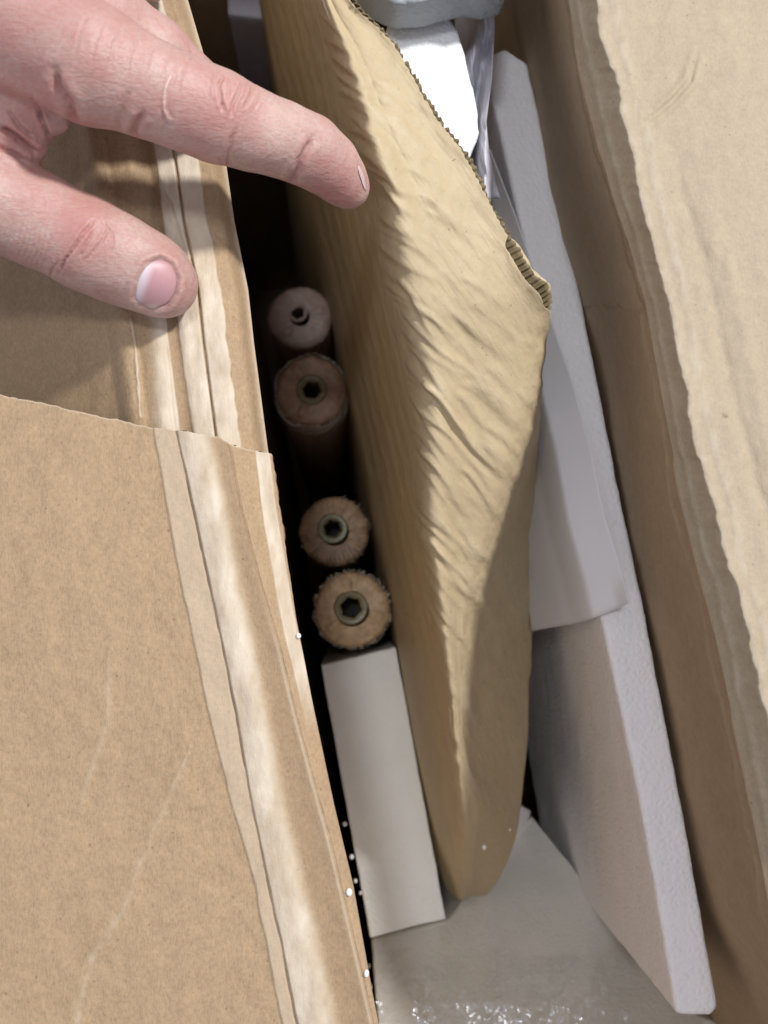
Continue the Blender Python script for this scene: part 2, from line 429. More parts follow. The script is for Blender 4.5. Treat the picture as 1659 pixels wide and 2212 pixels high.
scuff = np.maximum(scuff, .5*gauss(T*(3100-y0[:, None]), 2.5))
stain = .4*gauss(w2+n1*.3+2, 1.5)*sst(1900, 1500, Y)*sst(-.35, .3, fbm(Y/60., 0*Y, 55))
stain = np.maximum(stain, .26*sst(.75, 1.2, w2/bw)*sst(6, -10, w3))
stain = np.maximum(stain, .45*gauss(w3+n1*.2+1, 1.5)*sst(1400, 1100, Y))
grid_obj('lower_flap', P(X, Y, z), KRAFT, carton, 3.2, {'scuff': np.clip(scuff, 0, 1), 'stain': np.clip(stain, 0, 1)})

# ---- right flap
u = nonuniform([(-60, 330, 3.), (330, 1500, 40.)])
y = np.arange(-900, 3300, 5.)
U, Y = np.meshgrid(u, y, indexing='ij')
jag = fbm(Y/24., 0*U, 81)*6+fbm(Y/85., 0*U+3, 82)*11
wid = R1(Y)-R2(Y)
X = np.where(U < 0, R1(Y)+jag*(1+U/60.)+U/60.*wid, R1(Y)+jag*np.clip(1-U/50., 0, 1)+U)
z = np.where(U < 0, -9.5*np.clip(-U/60., 0, 1)**.9, 0)
z = z+.8*gauss(U-8, 14)
z -= .7*gauss(U-75-.035*Y-fbm(Y/80., 0*U, 84)*12, 16)*sst(150, 500, Y)
z += .5*gauss(U-40-fbm(Y/110., 0*U, 85)*10, 16)
z += .45*gauss(U-135-.02*Y-fbm(Y/90., 0*U, 86)*14, 18)*sst(300, 600, Y)
z += .7*fbm(X/90., Y/220., 87)+.16*fbm(X/20., Y/45., 88)
z += np.where(U < 0, .6*gauss(U+38-fbm(Y/60., 0*U, 89)*5, 7), 0)
fold, ft = polydist(X, Y, [(1512, 95), (1490, 175), (1455, 215), (1420, 245), (1368, 285)])
z += .9*gauss(fold-9, 9)*np.sin(np.clip(ft, .02, 1)*math.pi)-.7*gauss(fold, 7.5)*np.sin(np.clip(ft, .02, 1)*math.pi)
sc1 = .45*gauss(jag*0+U-4, 12)*(.7+fbm(X/9., Y/18., 91))
sc1 = np.maximum(sc1, .5*gauss(U-40-fbm(Y/110., 0*U, 85)*10, 12)*(.6+fbm(X/12., Y/40., 92)))
sc1 = np.maximum(sc1, np.where(U < 0, .45*gauss(U+38-fbm(Y/60., 0*U, 89)*5, 4)*sst(-.1, .45, fbm(Y/35., 0*U, 95)), 0))
sc1 = np.maximum(sc1, .12*sst(0, 14, U))
st1 = 0*X
sp, _ = polydist(X, Y, [(1562, 897), (1570, 899)]); st1 = np.maximum(st1, .8*gauss(sp, 3))
grid_obj('right_flap', P(X, Y, z), KRAFT_FLAP, carton, 3.2, {'scuff': np.clip(sc1, 0, 1), 'stain': np.clip(st1, 0, 1)})

# ------------------------------------------------------------------ bent cardboard divider
rows = [
 # D0                 D1                  F                     End
 ((530, -190, 398), (660, -190, 268), (715, -190, 262), (735, -190, 262)),
 ((548, -90, 399), (676, -90, 265), (728, -90, 258), (742, -90, 258)),
 ((565, 0, 400), (692, 0, 262), (742, 0, 255), (757, 0, 254)),
 ((600, 180, 402), (740, 140, 258), (825, 104, 255), (847, 94, 255)),
 ((640, 350, 404), (785, 305, 256), (905, 262, 257), (935, 240, 257)),
 ((680, 480, 406), (818, 400, 258), (970, 360, 260), (1008, 340, 260)),
 ((715, 620, 408), (845, 530, 263), (1025, 482, 264), (1071, 462, 264)),
 ((745, 780, 410), (872, 670, 270), (1095, 610, 269), (1143, 584, 268)),
 ((765, 880, 412), (894, 760, 276), (1135, 685, 275), (1189, 650, 273)),
 ((790, 1000, 415), (912, 880, 282), (1157, 800, 286), (1176, 790, 300)),
 ((812, 1120, 418), (915, 1000, 289), (1128, 965, 297), (1163, 960, 338)),
 ((845, 1300, 425), (923, 1150, 299), (1072, 1140, 313), (1156, 1130, 378)),
 ((875, 1500, 432), (948, 1330, 313), (1032, 1290, 327), (1153, 1290, 396)),
 ((905, 1680, 440), (968, 1480, 327), (1014, 1440, 343), (1147, 1450, 406)),
 ((933, 1820, 448), (985, 1640, 347), (1018, 1600, 362), (1138, 1620, 412)),
 ((955, 1895, 455), (1000, 1780, 374), (1045, 1760, 378), (1116, 1800, 418)),
 ((972, 1932, 462), (1008, 1885, 410), (1035, 1880, 412), (1078, 1895, 430)),
 ((990, 1952, 468), (1012, 1938, 448), (1028, 1936, 448), (1050, 1935, 455)),
]
ctrl = []
for D0, D1, Fp, En in rows:
    D0, D1, Fp, En = map(np.array, (D0, D1, Fp, En))
    lowr = D0[1] > 1850
    und = D0+np.array([20, -22, 60]) if lowr else np.array([VP[0]+(D0[0]-VP[0])*D0[2]/885., VP[1]+(D0[1]-VP[1])*D0[2]/885., 885.]); A = D0*.5+D1*.5+np.array([-3, 0, -10]); B = D1*.5+Fp*.5+np.array([0, 0, -3.])
    ctrl.append([und, D0, A, D1, B, Fp, En])
ctrl = np.array(ctrl, float)
def cr(c, t, axis):
    c = np.moveaxis(c, axis, 0); n = len(c)
    ce = np.concatenate([2*c[:1]-c[1:2], c, 2*c[-1:]-c[-2:-1]])
    i = np.clip(np.floor(t).astype(int), 0, n-2); f = (t-i).reshape((-1,)+(1,)*(c.ndim-1))
    p0, p1, p2, p3 = ce[i], ce[i+1], ce[i+2], ce[i+3]
    r = .5*((2*p1)+(-p0+p2)*f+(2*p0-5*p1+4*p2-p3)*f**2+(-p0+3*p1-3*p2+p3)*f**3)
    return np.moveaxis(r, 0, axis)
NS, NV = 230, 640
tS = np.concatenate([np.linspace(0, 1, 12, endpoint=False), np.linspace(1, 2.6, 50, endpoint=False), np.linspace(2.6, 6, NS-62)])
tV = np.linspace(0, len(rows)-1, NV)
G = cr(cr(ctrl[:, 1:], tV, 0), tS[12:]-1, 1)        # NV x NS x 3 (px, py, depth)
Wup = PD(G[..., 0], G[..., 1], G[..., 2])
Wlo = PD(*[cr(ctrl[:, 0], tV, 0)[:, k] for k in range(3)])
Wd = np.concatenate([Wlo[:, None]+(Wup[:, :1]-Wlo[:, None])*tS[:12][None, :, None], Wup], 1)
def gnormals(W, up):
    a = np.gradient(W, axis=0); b = np.gradient(W, axis=1); n = np.cross(a, b); n /= np.linalg.norm(n, axis=-1, keepdims=True)+1e-9
    if (n.sum((0, 1))@np.array(up)) < 0: n = -n
    return n
Nd = gnormals(Wd, (0, 0, 1))
px, py = proj(Wd)
disp = np.zeros(px.shape)
D1x = line([(r[1][0], r[1][1]) for r in rows])
Sg = tS[None, :]+0*px
r2 = np.random.default_rng(11)
def ridge_at(x0, y0, ang, L, w, h):
    """one wrinkle: sharp start, fading along its length"""
    global disp
    dx, dy = math.cos(ang), math.sin(ang)
    a = (px-x0)*dx+(py-y0)*dy; b = -(px-x0)*dy+(py-y0)*dx
    b = b+6*np.sin(a/38.+x0)
    ww = w*(.55+.7*np.clip(a/L, 0, 1))
    prof = np.where(b < 0, np.exp(-(b/(ww*1.5))**2), np.exp(-(b/(ww*.62))**2))-.45*np.exp(-((b-ww*1.6)/(ww*.9))**2)
    disp += h*prof*sst(-14, 10, a)*sst(L, L*.25, a)
yy = 40.
while yy < 1720:
    k = np.interp(yy, [0, 500, 900, 1300, 1700], [math.radians(33), math.radians(40), math.radians(50), math.radians(54), math.radians(60)])
    L = np.interp(yy, [0, 400, 900, 1700], [150, 240, 320, 170])*r2.uniform(.6, 1.3)
    ridge_at(float(D1x(yy))-r2.uniform(4, 22), yy, k+r2.normal(0, .07), L, r2.uniform(8, 15), r2.uniform(.28, .62))
    yy += r2.uniform(24, 50)
for _ in range(44):                                   # shorter wrinkles inside the bent face
    yy = r2.uniform(120, 1250); s = r2.uniform(.15, .75)
    x0 = float(D1x(yy))+s*np.interp(yy, [0, 650, 1250], [60, 260, 90])
    k = np.interp(yy, [0, 500, 900, 1300], [math.radians(30), math.radians(36), math.radians(46), math.radians(52)])
    ridge_at(x0, yy+s*60, k+r2.normal(0, .1), r2.uniform(140, 300), r2.uniform(11, 20), r2.uniform(.14, .34))
for x0, y0, ang, L, w, h in [(918, 836, 50, 360, 9, 1.2), (905, 975, 52, 210, 9, .8), (909, 1090, 48, 190, 9, .8), (925, 1170, 52, 200, 9, .7), (940, 1300, 55, 150, 8, .8), (862, 610, 55, 190, 9, .7), (1000, 1020, 50, 190, 9, .6)]:
    ridge_at(x0, y0, math.radians(ang), L, w, h)
disp *= sst(2.25, 2.75, Sg)*sst(6.0, 5.5, Sg)*.95
disp += .5*fbm(px/45., py/90., 101)*sst(1.5, 2.6, Sg) + .7*fbm(px/28., py/32., 103)*sst(4.4, 5.1, Sg)*sst(640, 760, py)*sst(1700, 1400, py)
# long faint flute lines on the left face, dent under the fingertip
disp += .16*np.sin(px*.32-py*.075+2*fbm(px/60, py/200, 105))*sst(2.9, 2.2, Sg)*sst(.8, 1.2, Sg)
dent = np.hypot(px-800, py-425); disp -= 1.6*np.exp(-(dent/55.)**2)
Wt = Wd+Nd*disp[..., None]
# ragged cut edge: shift the outermost columns in and out
edge_rows = np.arange(NV); crow = tV
teeth = (.8*np.abs(((crow*46) % 1.)-.5)*2+.9*vnoise(crow*9, 0*crow, 111)+.9*vnoise(crow*2.3, 0*crow, 112))
teeth *= sst(8.3, 7.9, crow)
inw = Wt[:, -2]-Wt[:, -1]; inw /= np.linalg.norm(inw, axis=1, keepdims=True)+1e-9
slot = sst(6.35, 6.5, crow)*sst(8.25, 8.0, crow)       # torn strip near the corner
Wt2 = Wt.copy()
for k in range(1, 46):
    Wt2[:, -k] += inw*(teeth*(.45-.3*slot)*max(0, 1-(k-1)/9.)+slot*2.4*(1-(k-1)/45.))[:, None]
scd = np.clip(.45*gauss(disp-.9, .35)*sst(2.4, 2.8, Sg), 0, 1)*(.6+fbm(px/10, py/10, 115))
scd = np.maximum(scd, .6*gauss(Sg-6.0, .03)*sst(8.4, 8.0, crow)[:, None])
spec = vnoise(px/3.2, py/5., 117); std = np.where(spec > .47, .35, 0)*sst(2.3, 2.8, Sg)
divider = empty('cardboard_divider', tuple(Wd[560, 20]), 'bent tan cardboard divider with wrinkled face and torn fluted edge pushed by fingertip', 'divider')
att = {'scuff': np.clip(scd, 0, 1), 'stain': std}
topliner = grid_obj('face_liner', Wt2, KRAFT_DIV, divider, .45, att)
Wb = Wd+Nd*(disp*.35-2.3)[..., None]
step = 3
Wb_ = Wb[::step, ::step].copy()
outw = -(Wb_[:, -2]-Wb_[:, -1]); outw /= np.linalg.norm(outw, axis=1, keepdims=True)+1e-9
ext = (.7+.9*vnoise(crow[::step]*7, 0*crow[::step], 121)+1.2*slot[::step])*sst(8.3, 7.9, crow[::step])
Wb_[:, -1] += outw*ext[:, None]
grid_obj('back_liner', Wb_, KRAFT_DIV, divider, .4, {'scuff': np.full(Wb_.shape[:2], .2), 'stain': np.zeros(Wb_.shape[:2])})
# corrugated medium showing along the torn edge
m_ = (tV > .3) & (tV < 8.25)
ti = np.linspace(.3, 8.22, 1700)
ep = cr(Wd[:, -1], ti/(len(rows)-1)*(NV-1), 0); en = cr(Nd[:, -1], ti/(len(rows)-1)*(NV-1), 0); ei = cr(inw, ti/(len(rows)-1)*(NV-1), 0)
arc = np.concatenate([[0], np.cumsum(np.linalg.norm(np.diff(ep, axis=0), axis=1))])
wave = -1.35+.88*(.55+.9*np.abs(vnoise(arc/3.1, 0*arc, 136)))*np.sin(arc*2*math.pi/2.1+3.0*vnoise(arc/5, 0*arc, 131))+.3*vnoise(arc/4, 0*arc, 137)
ins = np.linspace(-1, 5, 6)
Wf = ep[:, None, :]+en[:, None, :]*wave[:, None, None]+ei[:, None, :]*(ins[None, :, None]+((.9*vnoise(arc/1.4, 0*arc, 133)+.5*vnoise(arc/7, 0*arc, 134)-.1)[:, None, None]*(ins < 0)[None, :, None]))
grid_obj('fluted_core', Wf, FLUTE, divider, .25, {'scuff': (.35*(ins < 0)[None, :]*(.5+vnoise(arc/2., 0*arc, 135))[:, None]).clip(0, 1), 'stain': np.zeros(Wf.shape[:2])})

# ------------------------------------------------------------------ foam pieces
def prism(name, pts, dtop, dbot, mt, parent=None, bev=1.0, rough=.35, cuts=26, taper=0., seed=0):
    """foam piece: outline (sheet px) at depth dtop, extruded straight down, rough cut"""
    T = PD([p[0] for p in pts], [p[1] for p in pts], [dtop]*len(pts) if np.isscalar(dtop) else dtop)
    bm = bmesh.new(); n = len(T)
    if (np.roll(T[:, 0], -1)*T[:, 1]-T[:, 0]*np.roll(T[:, 1], -1)).sum() > 0: T = T[::-1]
    zb = CAMH-dbot
    tv = [bm.verts.new(t) for t in T]; bv = [bm.verts.new((t[0], t[1], zb)) for t in T]
    bm.faces.new(tv[::-1]); bm.faces.new(bv)
    for i in range(n): bm.faces.new((tv[i], tv[(i+1) % n], bv[(i+1) % n], bv[i]))
    bmesh.ops.recalc_face_normals(bm, faces=bm.faces)
    bmesh.ops.bevel(bm, geom=bm.edges[:], offset=bev, segments=2, affect='EDGES', profile=.6)
    bmesh.ops.triangulate(bm, faces=[f for f in bm.faces if len(f.verts) > 4])
    for it in range(7):
        es = [e for e in bm.edges if e.calc_length() > (6.0 if it < 6 else 5.0)]
        if not es: break
        bmesh.ops.subdivide_edges(bm, edges=es, cuts=1)
        bmesh.ops.triangulate(bm, faces=[f for f in bm.faces if len(f.verts) > 4])
    bm.normal_update()
    cv = np.array([v.co for v in bm.verts]); nn = np.array([v.normal for v in bm.verts])
    k = fbm(cv[:, 0]/7.+cv[:, 2]/9., cv[:, 1]/7.-cv[:, 2]/6., 200+seed)+.5*vnoise(cv[:, 0]/1.8+cv[:, 2], cv[:, 1]/1.8-cv[:, 2]/2, 210+seed)
    V = cv+nn*(rough*k)[:, None]; bm.verts.index_update(); Fc = [[v.index for v in f.verts] for f in bm.faces]; bm.free()
    return mesh_obj(name, V, Fc, mt, parent, True)
def subdiv_shape(o, ang=35):
    o.data.polygons.foreach_set('use_smooth', [True]*len(o.data.polygons)); return o

blk = prism('foam_block', [(693, 1437), (855, 1398), (963, 1985), (800, 2026)], 430, 888, FOAM_BLOCK, bev=.8, rough=.4, seed=1)
tag(blk, 'narrow ivory foam block below the row of rolls, beside the left carton wall', 'foam block')
pan = prism('foam_board', [(1052, 120), (1092, 104), (1140, 137), (1240, 566), (1338, 1062), (1395, 1331), (1478, 1766), (1552, 2178), (1535, 2196), (1463, 2192), (1379, 1706), (1298, 1331), (1206, 890), (1122, 475), (1064, 215)], 332, 548, FOAM_PANEL, bev=1.6, rough=.35, seed=2)
tag(pan, 'long white foam board standing against the right carton wall', 'foam board')
# floor slab wrapped in clear film
slab = empty('foam_slab', tuple(PD(1100, 2100, 560)), 'buff grey foam slab wrapped in shiny clear film at the bottom of the carton', 'foam slab')
_sl = np.linalg.solve([[1, 805, 2030], [1, 1130, 1790], [1, 1450, 2195]], [1/440., 1/475., 1/420.])
slab_d = lambda x, y_: 1/(_sl[0]+_sl[1]*np.asarray(x, float)+_sl[2]*np.asarray(y_, float))
sp_ = [(803, 2031), (970, 1988), (1060, 1860), (1150, 1765), (1330, 1990), (1480, 2185), (1565, 2215), (1640, 2600), (900, 2650), (826, 2330)]
so = prism('foam_core', sp_, slab_d([p[0] for p in sp_], [p[1] for p in sp_]), 888, FOAM_SLAB, slab, bev=1.2, rough=.5, seed=3)
gx, gt = np.meshgrid(np.linspace(812, 1520, 190), np.linspace(0, 1, 190), indexing='ij')
gy = np.interp(gx, [806, 970, 1060, 1150, 1330, 1480, 1565], [2036, 1995, 1868, 1775, 1996, 2190, 2220])
gy = gy+gt*(2480-gy)
zz = slab_d(gx, gy)-1.4-1.6*np.abs(fbm(gx/55., gy/38., 301))*sst(2060, 2200, gy)-.8*np.abs(fbm(gx/24., gy/20., 303))*sst(2110, 2170, gy+15*fbm(gx/60., 0*gx, 305))
zz = zz-8*sst(2050, 2170, gy+30*fbm(gx/90., 0*gx, 307))*np.clip((2300-gy)/160., 0, 1)*sst(830, 900, gx)*sst(1400, 1250, gx)
grid_obj('film', PD(gx, gy, zz), FILM, slab, 0, {'crumple': np.clip(.06+sst(2085, 2210, gy+60*fbm(gx/70., gy/90., 307))*sst(1480, 1330, gx), 0, 1)})

gr = prism('foam_offcut', [(690, -340), (765, -60), (800, -20), (860, 8), (905, 3), (960, -8), (1005, -20), (1050, -16), (1098, -24), (1106, -60), (1120, -340)], 270, 284, FOAM_GREY_SHADE, bev=1.5, rough=.9, seed=4)
tag(gr, 'shaded grey foam offcut lying across the carton at the top edge of the photo', 'foam offcut')
wh = prism('foam_wedge', [(850, 20), (960, 15), (990, 60), (1003, 112), (1022, 190), (1035, 250), (1034, 285), (1014, 345), (960, 420), (860, 300), (800, 150)], 288, 600, FOAM_WHITE, bev=2.0, rough=.8, seed=5)
tag(wh, 'brightly lit white foam wedge just behind the torn divider edge', 'foam wedge')
lv = prism('foam_strip', [(470, -300), (555, -300), (578, 40), (492, 30)], 440, 520, FOAM_LAV_SHADE, bev=1.5, rough=.4, seed=6)
tag(lv, 'shaded lavender foam strip deep in the dark gap behind the fingers', 'foam strip')

# white paper sheet between divider and panel
tt = np.linspace(0, 1, 60); ss = np.linspace(0, 1, 40)
redge = line([(1058, 322), (1117, 475), (1157, 600), (1194, 700), (1237, 825), (1272, 950), (1304, 1106), (1338, 1216), (1361, 1302)])
yr = 322+tt*(1302-322); yl = 380+tt*(1385-380)
TT, SS = np.meshgrid(tt, ss, indexing='ij')
xr = redge(yr)[:, None]; xl = (redge(yr)-np.interp(tt, [0, .4, .75, 1], [90, 150, 190, 215]))[:, None]
yb = yr[:, None]+(SS)*np.interp(tt, [0, 1], [30, 68])[:, None]+8*sst(.8, 1, TT)*np.sin(SS*4)
Xp = xr+(xl-xr)*SS
ov_ = np.interp(TT, [0, .3, .6, 1], [.25, .42, .40, .36])
Dp = 319+11*np.minimum(SS/ov_, 1.6)+58*np.clip((SS-ov_)/(1-ov_), 0, 1)**1.3+2.0*np.sin(SS*math.pi*1.5+TT*3)*SS+1.0*fbm(TT*6, SS*4, 401)*SS
Dp -= 5*np.clip(1-SS/.12, 0, 1)*np.clip((TT-.94)/.06, 0, 1)
ps = grid_obj('paper_sheet', PD(Xp, yb, Dp), PAPER, None, .15)
tag(ps, 'white paper sheet leaning on the foam panel behind the divider', 'paper sheet')
# milky plastic bag beside the wedge
yr = np.linspace(-40, 430, 60); s = np.linspace(0, 1, 50)
TT, SS = np.meshgrid(yr, s, indexing='ij')
right = line([(1068, -40), (1068, 60), (1062, 170), (1050, 260), (1058, 330), (1080, 430)])(TT)
left = line([(980, -40), (985, 100), (990, 200), (985, 300), (1000, 430), (1010, 450)])(TT)
Xp = left+(right-left)*SS
Dp = 308-16*SS+7*np.sin(SS*7+TT/60.)+4*fbm(SS*6, TT/60., 411)+30*sst(120, 40, TT)*sst(.85, .2, SS)
bgo = grid_obj('plastic_bag', PD(Xp, TT, Dp), BAG, None, .12)
tag(bgo, 'crumpled milky plastic bag between the white wedge and the foam panel', 'plastic bag')
# thin film liner behind the divider foot
gx, gy = np.meshgrid(np.linspace(0, 1, 14), np.linspace(0, 1, 30), indexing='ij')
X = (1125+gy*(1050-1125))+gx*(22+gy*22); Yv = 1740+gy*195+gx*12
fs = grid_obj('foam_sheet', PD(X, Yv, 432+gy*65+gx*45), FOAM_PANEL, None, 1.6)
tag(fs, 'thin whitish foam sheet edge peeking out behind the foot of the divider', 'foam sheet')

# ------------------------------------------------------------------ rolls
def lathe(name, prof, seg, mt, parent, c, rad_fn=None, twist=0):
    """profile [(r, z)] about a vertical axis at c"""
    th = np.linspace(0, 2*math.pi, seg, endpoint=False)
    V = []
    for r, zz in prof:
        rr = r*np.ones(seg) if rad_fn is None else rad_fn(r, zz, th)
        V.append(np.stack([c[0]+rr*np.cos(th), c[1]+rr*np.sin(th), np.full(seg, c[2]+zz)], -1))
    V = np.array(V).reshape(-1, 3); n = len(prof); fc = []
    for i in range(n-1):
        for j in range(seg): fc.append((i*seg+j, i*seg+(j+1) % seg, (i+1)*seg+(j+1) % seg, (i+1)*seg+j))
    return mesh_obj(name, V, fc, mt, parent, True)
def tubes(name, paths, rad, mt, parent):
    V, Fc = [], []
    for pth in paths:
        pth = np.array(pth, float); b = len(V)
        for i, p in enumerate(pth):
            t = pth[min(i+1, len(pth)-1)]-pth[max(i-1, 0)]; t = t/(np.linalg.norm(t)+1e-9)
            a = np.cross(t, (0, 0, 1.)); a = a/(np.linalg.norm(a)+1e-6) if np.linalg.norm(a) > 1e-3 else np.array([1., 0, 0]); bb = np.cross(t, a)
            for k in range(4):
                an = k*math.pi/2; V.append(p+rad*(math.cos(an)*a+math.sin(an)*bb))
        for i in range(len(pth)-1):
            for k in range(4): Fc.append((b+i*4+k, b+i*4+(k+1) % 4, b+i*4+4+(k+1) % 4, b+i*4+4+k))
    o = mesh_obj(name, V, Fc, mt, parent, True); o['kind'] = 'stuff'; return o
def roll(px_, py_, depth, R, hubr, hexr, label, face_mt, fringe, pleat, hub_mt, seed, off=(0, 0), bottom=888):
    c = PD(px_, py_, depth); h = bottom-depth
    e = empty('hex_core_roll', (c[0], c[1], CAMH-bottom), label, 'roll', 'rolls standing in the slot')
    q = np.random.default_rng(seed); ph = q.uniform(0, 6.28, 8)
    wobf = lambda r, zz, th: r*(1+.012*np.sin(3*th+ph[0])+.008*np.sin(7*th+ph[1])+.006*np.sin(23*th+ph[2]))
    lathe('roll_body', [(R*.97, -1.2), (R, -3), (R*1.005, -h*.5), (R, -h)], 96, ROLL_SIDE, e, c, wobf)
    # wrapped end face with radial pleats
    seg = 144; th = np.linspace(0, 2*math.pi, seg, endpoint=False); rr = np.linspace(hubr*.98, R*1.0, 16)
    TH, RR = np.meshgrid(th, rr, indexing='ij')
    kf = np.clip((RR-hubr)/(R-hubr), 0, 1)
    zf = -.3*kf-2.2*kf**7+pleat*(.35*np.sin(TH*34+2*np.sin(TH*3+ph[3]))*kf**1.5+.3*np.sin(TH*11+ph[4])*kf)+.6*fbm(TH*3+ph[5], RR/4, seed)
    for k in range(3):                               # folded paper tabs
        t0 = ph[5]+k*2.1+q.uniform(-.3, .3); dth = np.angle(np.exp(1j*(TH-t0)))
        zf += .8*sst(-.02, .02, dth)*sst(.45, .2, dth)*sst(0, .15, kf)*sst(.75, .6, kf)
    Rw = RR*(1+.012*np.sin(3*TH+ph[0])+.02*kf*vnoise(TH*14, 0*TH, seed+5))
    V = np.stack([c[0]+Rw*np.cos(TH), c[1]+Rw*np.sin(TH), c[2]+zf], -1).reshape(-1, 3)
    fc = []
    m = len(rr)
    for i in range(seg):
        for j in range(m-1): fc.append((i*m+j, i*m+j+1, ((i+1) % seg)*m+j+1, ((i+1) % seg)*m+j))
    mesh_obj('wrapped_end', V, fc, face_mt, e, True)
    # hub with hexagonal bore
    hc = c+np.array([off[0], off[1], 0])
    hexf = lambda r, th: r/np.cos((np.mod(th+ph[6], math.pi/3))-math.pi/6)*math.cos(math.pi/6)
    def hubrad(r, zz, th):
        return np.full(th.shape, r) if r > hexr*1.12 else hexf(r, th)
    hub = lathe('hub', [(hubr*1.02, -1.6), (hubr*1.0, .2), (hubr*.9, .55), (hexr*1.22, .45), (hexr*1.05, .1), (hexr, -1.5), (hexr, -24)], 72, hub_mt, e, hc, hubrad)
    for p in hub.data.polygons: p.use_smooth = False
    lathe('bore', [(hexr*.99, -23.5), (.1, -23.6)], 24, DARKHOLE, hub, hc)
    if fringe:
        paths = []
        for k in range(fringe):
            t0 = q.uniform(0, 6.28); L = q.uniform(.5, 1.9); z0 = q.uniform(-3.5, -1); tw = q.normal(0, .05)
            paths.append([(c[0]+(R*.985+L*f)*math.cos(t0+tw*f), c[1]+(R*.985+L*f)*math.sin(t0+tw*f), c[2]+z0+q.uniform(-.2, .6)*f*L) for f in (0, .5, 1)])
        tubes('frayed_edge', paths, .13, FIBRE, e)
    return e, c
def pr(pxr, depth): return pxr*depth/F
roll(648, 684, 462, pr(71, 462), pr(22, 462), pr(15, 462), 'shaded pink-brown roll with smooth end and small bore, farthest from the foam block', ROLL_PINK_SHADE, 0, .15, ROLL_PINK_SHADE, 21, off=(-1.2, 2.2))
eb, cb = roll(673, 842, 432, pr(77, 432), pr(34, 432), pr(20, 432), 'dim tan roll with dark olive hub and net fringe, second from the top', ROLL_RED_SHADE, 60, .5, HUB, 22)
ec, cc = roll(722, 1147, 448, pr(75, 448), pr(33, 448), pr(19, 448), 'finely pleated tan roll with white threads around its olive hub', ROLL_MID, 20, 1.5, HUB, 23, off=(-.8, 1.2))
ed, cd = roll(761, 1317, 418, pr(81, 418), pr(37, 418), pr(23, 418), 'brightest tan roll with frayed rim touching the foam block', ROLL_TAN, 150, .6, HUB, 24, off=(-.6, .9))
# sewing threads on the pleated roll, netting on the second
Rr = pr(75, 448); zig = []
for a0 in np.arange(-2.5, -.6, .16):
    zig.append([(cc[0]+Rr*r*math.cos(a), cc[1]+Rr*r*math.sin(a), cc[2]+.9-1.2*r**6) for r, a in ((.52, a0), (.7, a0+.05), (.93, a0+.09))])
    zig.append([(cc[0]+Rr*r*math.cos(a), cc[1]+Rr*r*math.sin(a), cc[2]+1.0-1.2*r**6) for r, a in ((.93, a0+.09), (.72, a0+.11), (.54, a0+.15))])
tubes('stitching', zig, .14, FIBRE, ec)
Rr = pr(77, 432); net = []
for k in range(26):
    a0 = 2*math.pi*k/26
    for sgn in (-1, 1):
        net.append([(cb[0]+(Rr+1.0+.8*math.sin(5*a0+i))*math.cos(a0+sgn*.12*i), cb[1]+(Rr+1.0+.8*math.sin(5*a0+i))*math.sin(a0+sgn*.12*i), cb[2]-1.5-2.4*i) for i in range(9)])
tubes('netting', net, .14, FIBRE, eb)

# ------------------------------------------------------------------ the hand
MM = lambda dpt: dpt/F
def pt(x, y, dpt): return PD(x, y, dpt)
def smin(a, b, k):
    h = np.clip(.5+.5*(b-a)/k, 0, 1); return b*(1-h)+a*h-k*h*(1-h)
class Chain:
    def __init__(s, pts, k): s.k = k; s.p = [(pt(x, y, dp), r*MM(dp)) for x, y, dp, r in pts]
index = Chain([(60, 60, 214, 150), (200, 140, 214, 125), (315, 190, 217, 101), (395, 222, 220, 96), (470, 252, 223, 95), (545, 281, 228, 83), (610, 302, 233, 77), (668, 326, 238, 74), (712, 358, 243, 64), (744, 394, 248, 51), (757, 409, 250, 40)], 3.0)
thumb = Chain([(-300, 260, 216, 130), (-150, 370, 226, 112), (-20, 432, 233, 104), (80, 474, 237, 99), (185, 526, 240, 98), (255, 560, 242.5, 93), (318, 589, 244, 84), (345, 606, 245, 74), (360, 618, 246, 65)], 3.0)
middle = Chain([(40, -60, 220, 140), (220, 40, 226, 92), (335, 118, 233, 76), (420, 186, 240, 66)], 3.0)
ring = Chain([(-60, -190, 222, 130), (120, -150, 228, 88), (240, -110, 238, 74), (320, -60, 243, 60)], 3.0)
little = Chain([(-160, -300, 224, 110), (0, -290, 230, 78), (110, -250, 238, 66), (170, -200, 243, 54)], 3.0)
palm = Chain([(60, 20, 216, 150), (-200, 20, 214, 190), (-520, -20, 212, 190), (-900, -80, 210, 180), (-1300, -140, 206, 200)], 5.0)
palm2 = Chain([(-60, -150, 220, 150), (-300, -140, 220, 180), (-560, -80, 216, 170)], 5.0)
web = Chain([(85, 205, 225, 72), (30, 265, 229, 72), (-80, 330, 230, 90), (-260, 240, 222, 140)], 4.0)
fold1 = Chain([(100, 215, 224, 44), (112, 252, 226, 40)], 2.0)
fold2 = Chain([(40, 270, 227, 50), (66, 312, 229, 38)], 2.0)
allp = [q for c in (index, thumb, middle, ring, little, palm, palm2, web) for q in c.p]
lo = np.min([p-r for p, r in allp], 0)-4; hi = np.max([p+r for p, r in allp], 0)+4
VX = .85
n3 = np.ceil((hi-lo)/VX).astype(int)+1
ax = [lo[i]+VX*np.arange(n3[i]) for i in range(3)]
